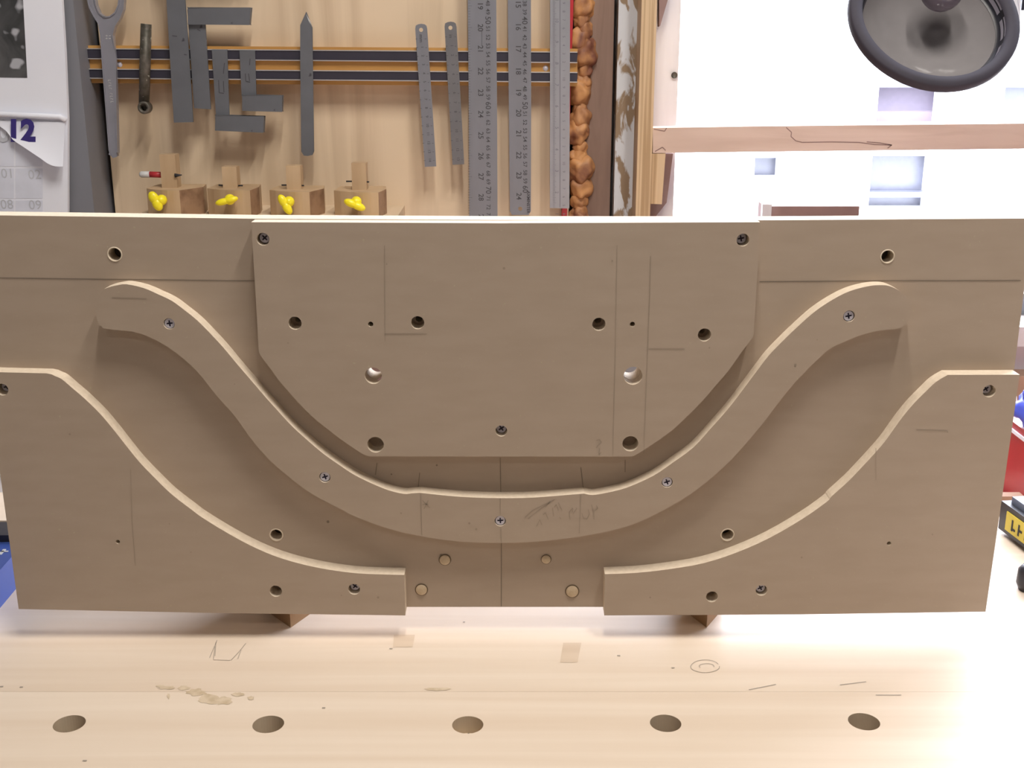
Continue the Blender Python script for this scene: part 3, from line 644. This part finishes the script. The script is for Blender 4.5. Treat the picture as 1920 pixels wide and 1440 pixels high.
bm = bmesh.new()
for k in range(27): text(bm, str((30 - k) % 10 + (0 if k % 10 else 10)), V(1057, -10 + k * 15.8, YR) + e, 0.0046, -1.57)
for k in range(11): text(bm, str(11 - k), V(1044, -2 + k * 40.3, YR) + e, 0.0055, -1.57)
for k in range(0, 195, 1): strokes(bm, [[(1036.5, -5 + k * 2.03), (1036.5 + (4 if k % 5 else 6), -5 + k * 2.03)]], YR, 0.0003, 0.0003)
strokes(bm, [[(1050, -20), (1050, 389)]], YR, 0.0009, 0.00028)
obj('graduation', bm, mat('grey_print', (0.20, 0.20, 0.23), 0.6), i3)
# ------------------------------------------------------------------ marking gauges on their shelf
ZS = 0.2185
sh = obj('gauge_shelf', mk(box, V(250, 400, 1.40).x, V(745, 400, 1.40).x, 1.372, 1.50, ZS - 0.012, ZS), PLY)
tag(sh, 'narrow wooden shelf under the row of marking gauges', 'shelf')
def gauge(label, xl, xc, xr, ytop, sx0, sx1, stop, wing, rot, pencil=False, pins=()):
    Yc = 1.392
    X0, XC, X1 = V(xl, 380, Yc + 0.012).x, V(xc, 380, Yc).x, V(xr, 370, Yc + 0.035).x
    zt = V(xc, ytop + 10, Yc).z; z0 = ZS
    t = thing('marking_gauge', label, 'gauge', ((X0 + X1) / 2, Yc + 0.03, z0), 'wooden marking gauges')
    plan = [(X0 + 0.002, Yc + 0.065)]
    for k in range(7):
        a = k / 6; plan.append((X0 + (XC - X0) * a, Yc + 0.020 * (1 - a) ** 2.4))
    plan.append((X1, Yc + 0.034))
    plan.append((X1 - 0.004, Yc + 0.065))
    bm = bmesh.new(); plate(bm, plan, [], lambda v: Vector((v[0], v[1], zt)), Vector((0, 0, z0 - zt)), 0, 0)
    bm.faces.ensure_lookup_table()
    for f in bm.faces:
        c = f.calc_center_median()
        if abs(c.x - (XC + X1) / 2) < 0.002 and abs(c.y - (Yc + 0.017)) < 0.003: f.material_index = 1  # right face darkened for shade as well as end grain
    bevel(bm, 0.0006, 1, 50); obj('stock', bm, [BEECH, mat('beech_end_shaded', (0.36, 0.22, 0.13), 0.6, col2=(0.20, 0.11, 0.06), scale=(60, 60, 60), lo=0.3, hi=0.6)], t)
    # beam standing in the stock
    Ys = Yc + 0.034; a, b = V(sx0, stop + 20, Ys).x, V(sx1, stop + 20, Ys).x; zs = V(sx0, stop + 3, Ys - 0.009).z
    bm = mk(box, a, b, Ys - 0.009, Ys + 0.009, zt - 0.001, zs); bevel(bm, 0.003, 3)
    bmo = obj('beam', bm, BEECH, t)
    # yellow thumbscrew
    bm = bmesh.new(); hubx, huby, l0, l1, wd = wing
    ph = V(hubx, huby, Yc - 0.006); mp = mpp(hubx, huby, Yc)
    M = Matrix.Translation(ph); bmesh.ops.create_uvsphere(bm, u_segments=16, v_segments=10, radius=1, matrix=M @ Matrix.Diagonal((10 * mp, 0.008, 10 * mp, 1)))
    A, B = V(*l0, Yc - 0.011), V(*l1, Yc - 0.011); d = B - A; an = math.atan2(d.z, d.x)
    for cpt, ln in ((A.lerp(B, 0.30), 0.36), (A.lerp(B, 0.70), 0.36)):
        bmesh.ops.create_uvsphere(bm, u_segments=18, v_segments=12, radius=1, matrix=Matrix.Translation(cpt) @ Matrix.Rotation(-an, 4, 'Y') @ Matrix.Diagonal((d.length * (ln + 0.03), 0.0045, wd * 1.15 * mp, 1)))
    obj('thumbscrew', bm, YEL, t, smooth=True)
    if pencil:
        bm = bmesh.new(); tube(bm, [V(280, 327, Ys), V(307, 328, Ys)], 0.0036, 8); tube(bm, [V(328, 329, Ys - 0.010), V(341, 328, Ys - 0.010)], [0.0025, 0.0005], 8, 1)
        pn = obj('pencil', bm, [RED, INK], t)
        bm = bmesh.new(); tube(bm, [V(262, 327, Ys), V(265, 327, Ys), V(281, 327, Ys)], [0.0025, 0.0038, 0.0038], 12); obj('ferrule', bm, SILV, pn)
    bm = bmesh.new()
    for (x0, y0, x1, y1) in pins: tube(bm, [V(x0, y0, Ys - 0.005), V(x1, y1, Ys - 0.005)], 0.001, 6)
    if pins: obj('marking_pin', bm, INK, t)
    else: bm.free()
gauge('beech marking gauge holding a red pencil, leftmost on shelf', 273, 338, 383, 347, 304, 333, 287, (303, 375, (283, 362), (300, 392), 8), 0, True)
gauge('beech marking gauge with nearly level yellow screw, shortest beam', 387, 470, 487, 347, 420, 447, 310, (431, 374, (407, 381), (443, 372), 5.5), 0, pins=((410, 347, 420, 348), (447, 348, 455, 348)))
gauge('beech marking gauge with steeply tilted yellow screw, third from left', 504, 581, 608, 350, 539, 566, 308, (542, 378, (525, 368), (544, 399), 7), 0, pins=((528, 347, 539, 347), (566, 348, 570, 348)))
gauge('beech marking gauge at the right end of the shelf', 625, 710, 725, 351, 661, 688, 303, (668, 378, (648, 377), (682, 391), 6.5), 0, pins=((649, 340, 661, 340), (688, 341, 692, 341)))
# ------------------------------------------------------------------ calendar
YC = 1.425
cal = thing('wall_calendar', 'white wall calendar with black and white picture and curling page', 'calendar', V(-60, 440, YC))
slab('backing_page', [(-330, -150), (110, -150), (116, 0), (122, 100), (127, 220), (127, 430), (-330, 430)], YC, 0.006, PAPER, cal)
ph = slab('picture', [(-300, -120), (34, -120), (43, 0), (51, 146), (-300, 140)], YC - 0.0004, 0.0004, PHOTO, cal)
# header fold
fo = bmesh.new(); tube(fo, [V(-300, 206, YC - 0.004), V(0, 214, YC - 0.004), V(60, 217, YC - 0.004), V(112, 219, YC - 0.003), V(124, 226, YC - 0.001)], 0.0032, 10)
obj('page_fold', fo, PAPER, cal)
# date grid on the lower page
bm = bmesh.new()
for j, (ya, yb) in enumerate(((262, 312), (316, 372), (376, 430))):
    for i in range(6):
        xb = 80 - i * 54 - 0; xa = xb - 51
        bm.faces.new([bm.verts.new(V(x, y, YC - 0.0003)) for x, y in ((xa, ya), (xb, ya), (xb, yb), (xa, yb))])
obj('date_grid', bm, PAPER2, cal)
bm = bmesh.new()
for s, x, y in (('01', 14, 326), ('02', 65, 328), ('08', 13, 384), ('09', 66, 385)): text(bm, s, V(x, y, YC - 0.0006), 0.016)
obj('date_number', bm, CALGREY, cal)
bm = bmesh.new(); text(bm, '20', V(-10, 248, YC - 0.0012), 0.036, shear=0.12, bold=0.02); obj('year_print', bm, CALGREY, cal)
# curling page: a sheet whose lower corner lifts off
bm = bmesh.new(); nx, ny = 16, 10; grid = []
top = [(-8 + 130 * i / nx, 226 + 3 * i / nx) for i in range(nx + 1)]
bot = smooth_line([(-8, 232), (12, 246), (24, 262), (40, 273), (58, 285), (76, 297), (90, 307), (104, 312), (118, 312)], 2)
for i in range(nx + 1):
    bx, by = bot[i]; col = []
    for j in range(ny + 1):
        s = j / ny; x = top[i][0] + (bx - top[i][0]) * s; y = top[i][1] + (by - top[i][1]) * s
        L_ = max(0, (by - 232) / 80); col.append(bm.verts.new(V(x, y, YC - 0.0022 - 0.016 * L_ * s * s)))
    grid.append(col)
for i in range(nx):
    for j in range(ny): bm.faces.new((grid[i][j], grid[i + 1][j], grid[i + 1][j + 1], grid[i][j + 1]))
cp = obj('curled_page', bm, PAPER, cal, smooth=True)
bm = bmesh.new(); text(bm, '12', V(37, 247, YC - 0.0072), 0.0345, shear=0.12, bold=0.045); obj('year_print', bm, CALINK, cp)
# ------------------------------------------------------------------ desk lamp
pc = V(1754, 27, 1.2); dist = 1.15
u, f, d = ray(1754, 27); rd = Vector((u, f, -d)).normalized()
camx = Vector((1, 0, 0)); camup = Vector((0, SP, CP)); 
axis = (-rd * math.cos(math.radians(36)) + (camx * 0.485 + camup * 0.875) * math.sin(math.radians(36))).normalized()   # out of the opening
q = axis.to_track_quat('Z', 'Y'); LM = Matrix.Translation(pc) @ q.to_matrix().to_4x4()
Rl = 0.0835
lamp = thing('desk_lamp', 'round black rimmed work lamp hanging in front of the window', 'lamp', (0.86, 1.15, 0.0))
bm = bmesh.new()
lathe(bm, [(Rl * 0.84, -0.004), (Rl * 0.865, 0.0), (Rl * 0.985, 0.0), (Rl, -0.002), (Rl, -0.010), (Rl * 0.975, -0.012)], LM, 64); obj('rim', bm, mat('matt_black', (0.035, 0.03, 0.045), 0.75), lamp)
bm = bmesh.new(); lathe(bm, [(Rl * 0.86, -0.002), (Rl * 0.835, -0.017), (Rl * 0.79, -0.018)], LM, 64); obj('collar', bm, BLACK, lamp)
bm = bmesh.new()
for k in range(14):
    a0 = 2 * math.pi * k / 14 + 0.15
    for z0, z1, r0 in ((-0.0045, -0.0075, 0.851), (-0.0095, -0.0145, 0.842)):
        vs = []
        for i in range(6):
            a = a0 + i * 0.066
            for z, rr in ((z0, r0), (z1, r0 - 0.007)): vs.append(bm.verts.new(LM @ Vector((Rl * rr * math.cos(a), Rl * rr * math.sin(a), z))))
        for i in range(5): bm.faces.new((vs[2 * i], vs[2 * i + 1], vs[2 * i + 3], vs[2 * i + 2]))
o = obj('vent_slot', bm, mat('slot_grey', (0.34, 0.32, 0.38), 0.5), lamp); o['kind'] = 'stuff'
bm = bmesh.new()
lathe(bm, [(Rl * 0.80, -0.0175), (Rl * 0.74, -0.026), (Rl * 0.60, -0.036), (Rl * 0.42, -0.045), (Rl * 0.22, -0.050), (0.0001, -0.052)], LM, 64); obj('reflector', bm, REFL, lamp, smooth=True)
bm = bmesh.new()
lathe(bm, [(Rl * 0.90, -0.0115), (Rl * 0.83, -0.0195), (Rl * 0.76, -0.028), (Rl * 0.62, -0.040), (Rl * 0.44, -0.050), (Rl * 0.24, -0.056), (0.0001, -0.06)], LM, 48); obj('shade', bm, LAMPW, lamp, smooth=True)
bm = bmesh.new(); pb = pc + (V(1783, -52, 1.2) - pc) - axis * 0.022
bmesh.ops.create_uvsphere(bm, u_segments=32, v_segments=20, radius=1, matrix=Matrix.Translation(pb) @ Matrix.Diagonal((0.022, 0.018, 0.023, 1))); obj('bulb', bm, BULB, lamp, smooth=True)
slab('bracket', [(1890, -70), (1912, -70), (1912, 0), (1909, 40), (1905, 62), (1900, 40), (1893, 0)], 1.235, 0.012, LAMPW, lamp, bev=0.002)
pe = LM @ Vector((0, 0, -0.068)); 
bm = bmesh.new(); tube(bm, [pe, pe + Vector((0.03, 0.02, 0.03)), Vector((0.66, 1.25, 0.72)), Vector((0.74, 1.24, 0.74)), Vector((0.86, 1.15, 0.05))], 0.008, 12); obj('arm', bm, BLACK, lamp)
p = V(1925, 4, 1.27); bm = mk(box, p.x - 0.008, p.x + 0.03, 1.262, 1.285, p.z - 0.008, p.z + 0.03); bevel(bm, 0.003); kb = obj('tension_knob', bm, BLACK, lamp)
bm = mk(box, 0.82, 0.90, 1.11, 1.19, -0.04, 0.05); bevel(bm, 0.005); obj('clamp', bm, BLACK, lamp)
# ------------------------------------------------------------------ odds and ends at the frame's edges
# left
bm = mk(box, -0.80, -0.425, 1.03, 1.16, -0.04, 0.13); bevel(bm, 0.002)
o = obj('paper_box', bm, PAPER); tag(o, 'white box behind the left end of the jig', 'box')
bm = mk(box, -0.80, -0.43, 1.028, 1.03, 0.028, 0.030); obj('lid_seam', bm, SILV, o)
bm = mk(box, -0.70, -0.425, 0.925, 0.99, 0.0, 0.028); bevel(bm, 0.001)
tag(obj('wood_offcut', bm, MAPLE), 'pale wooden offcut lying behind the blue case at left edge', 'wood')
bc = thing('tool_case', 'blue tool case with black end and silver lettering at left edge', 'case', (-0.47, 0.76, 0))
Mr = Matrix.Translation((-0.397, 0.893, 0)) @ Matrix.Rotation(math.radians(2), 4, 'Z')
bm = mk(box, -0.15, 0, -0.22, -0.012, 0, 0.028, 0, Mr); bevel(bm, 0.003); cs = obj('body', bm, BLUE, bc)
bm = mk(box, -0.152, 0.0015, -0.012, 0.016, 0, 0.034, 0, Mr); bevel(bm, 0.004); obj('black_end', bm, BLACK, bc)
bm = bmesh.new()
for k in range(14):
    x = -0.006 - k * 0.009; h0 = random.uniform(0.006, 0.009)
    box(bm, x - 0.006, x - 0.0035, -0.030 - h0 / 2 - 0.004, -0.030 + h0 / 2, 0.0281, 0.0284, 0, Mr); box(bm, x - 0.006, x - 0.0005, -0.032, -0.030, 0.0281, 0.0284, 0, Mr)
obj('lettering', bm, SILV, cs)
# right: wooden tray, red box, bags, black case, knob
tr = thing('wooden_tray', 'shallow brown wooden tray at the right frame edge', 'tray', (0.44, 1.16, -0.04))
zt = -0.02
obj('front_rail', mk(box, 0.34, 0.515, 1.10, 1.112, -0.04, zt), TRAYW, tr); obj('back_rail', mk(box, 0.34, 0.515, 1.225, 1.237, -0.04, 0.0), TRAYW, tr)
obj('end_rail', mk(box, 0.34, 0.35, 1.112, 1.225, -0.04, zt), TRAYW, tr); obj('tray_base', mk(box, 0.35, 0.515, 1.112, 1.225, -0.04, -0.036), TRAYW, tr)
bm = mk(box, 0.477, 0.502, 1.13, 1.16, -0.0359, -0.026, 0, None); bmesh.ops.rotate(bm, verts=bm.verts, cent=(0.48, 1.14, -0.03), matrix=Matrix.Rotation(0.5, 3, 'Z'))
tag(obj('paper_scrap', bm, PAPER), 'white paper scrap lying in the wooden tray', 'paper')
bm = mk(box, 0.520, 0.66, 1.085, 1.19, -0.04, 0.040); bevel(bm, 0.004)
rb = obj('red_box', bm, RED); tag(rb, 'red plastic box at the right frame edge', 'box')
bm = mk(box, 0.518, 0.662, 1.083, 1.192, 0.030, 0.0335); bevel(bm, 0.001); obj('lid_line', bm, PAPER, rb)
def crumple(c, r, m, name, label, cat, seed):
    bm = bmesh.new(); gg = bmesh.ops.create_icosphere(bm, subdivisions=4, radius=1)
    for v in gg['verts']:
        d = v.co.copy(); k = 1 + 0.35 * noise.noise(d * 1.7 + Vector((seed, 0, 0))) + 0.18 * abs(noise.noise(d * 4 + Vector((0, seed, 0))))
        v.co = Vector(c) + Vector((d.x * r[0], d.y * r[1], max(d.z, -0.75) * r[2])) * k
    tag(obj(name, bm, m, smooth=True), label, cat)
crumple((0.535, 1.30, 0.006), (0.05, 0.035, 0.045), mat('white_bag', (0.75, 0.74, 0.85), 0.4), 'plastic_bag', 'crumpled white plastic bag behind the red box', 'bag', 3)
crumple((0.56, 1.14, 0.062), (0.045, 0.03, 0.024), BLUEB, 'plastic_bag', 'crumpled bright blue plastic bag on the red box', 'bag', 9)
bm = mk(box, 0.49, 0.62, 1.40, 1.45, -0.04, -0.034 + 0.01); bevel(bm, 0.002)
bm.free()
bcs = thing('ribbed_case', 'black case with blue grey ribs and yellow label, right edge', 'case', (0.49, 0.9, 0))
Mb = Matrix.Translation((0.432, 0.965, 0)) @ Matrix.Rotation(math.radians(7), 4, 'Z')
bm = mk(box, 0.0, 0.16, -0.135, 0, 0.004, 0.030, 0, Mb); bevel(bm, 0.005, 3); bb = obj('body', bm, BLACK, bcs)
for k in range(6):
    bm = mk(box, 0.006 + k * 0.025, 0.024 + k * 0.025, -0.128, -0.006, 0.030, 0.036, 0, Mb); bevel(bm, 0.002); obj('rib', bm, BLUEG, bcs)
bm = mk(box, -0.001, 0.0, -0.128, -0.012, 0.008, 0.025, 0, Mb); lb = obj('label_plate', bm, YLAB, bcs)
bm = bmesh.new()
for k in range(9):
    y_ = -0.022 - k * 0.0105; box(bm, -0.0014, -0.001, y_ - 0.002, y_, 0.011, 0.021, 0, Mb); box(bm, -0.0014, -0.001, y_ - 0.006, y_, 0.012 + (k % 3) * 0.003, 0.014 + (k % 3) * 0.003, 0, Mb)
obj('lettering', bm, INK, lb)
for yy in (-0.02, -0.12):
    bm = bmesh.new(); tube(bm, [Mb @ Vector((0.02, yy, 0)), Mb @ Vector((0.02, yy, 0.006))], 0.008, 14); obj('rubber_foot', bm, BLACK, bcs)
p = G(1927, 1106); bm = bmesh.new(); lathe(bm, [(0.0001, 0.022), (0.006, 0.021), (0.009, 0.017), (0.0095, 0.006), (0.007, 0.0), (0.0001, 0.0)], Matrix.Translation(p), 20)
tag(obj('rubber_bung', bm, BLACK), 'small black rubber bung on the bench at the right edge', 'bung')
# solids added behind the big holes to keep the view through them dark
bm = mk(box, -0.215, -0.125, 1.38, 1.43, -0.04, 0.06); bevel(bm, 0.004)
tag(obj('dark_backdrop', bm, CARD), 'dark brown block added to darken the view through the left large hole', 'block')
bm = mk(box, 0.09, 0.19, 1.36, 1.42, -0.04, 0.05); bevel(bm, 0.004)
tag(obj('grey_backdrop', bm, GREYP), 'grey tub added to darken the view through the right large hole', 'backdrop')

for o in bpy.data.objects:
    if o.parent is not None and o.name.split('.')[0] in ('pencil_mark', 'graduation', 'lettering', 'date_number', 'date_grid', 'stamped_marking', 'crack', 'glue_stain', 'ink_mark', 'marking_pin', 'year_print'):
        o['kind'] = 'stuff'
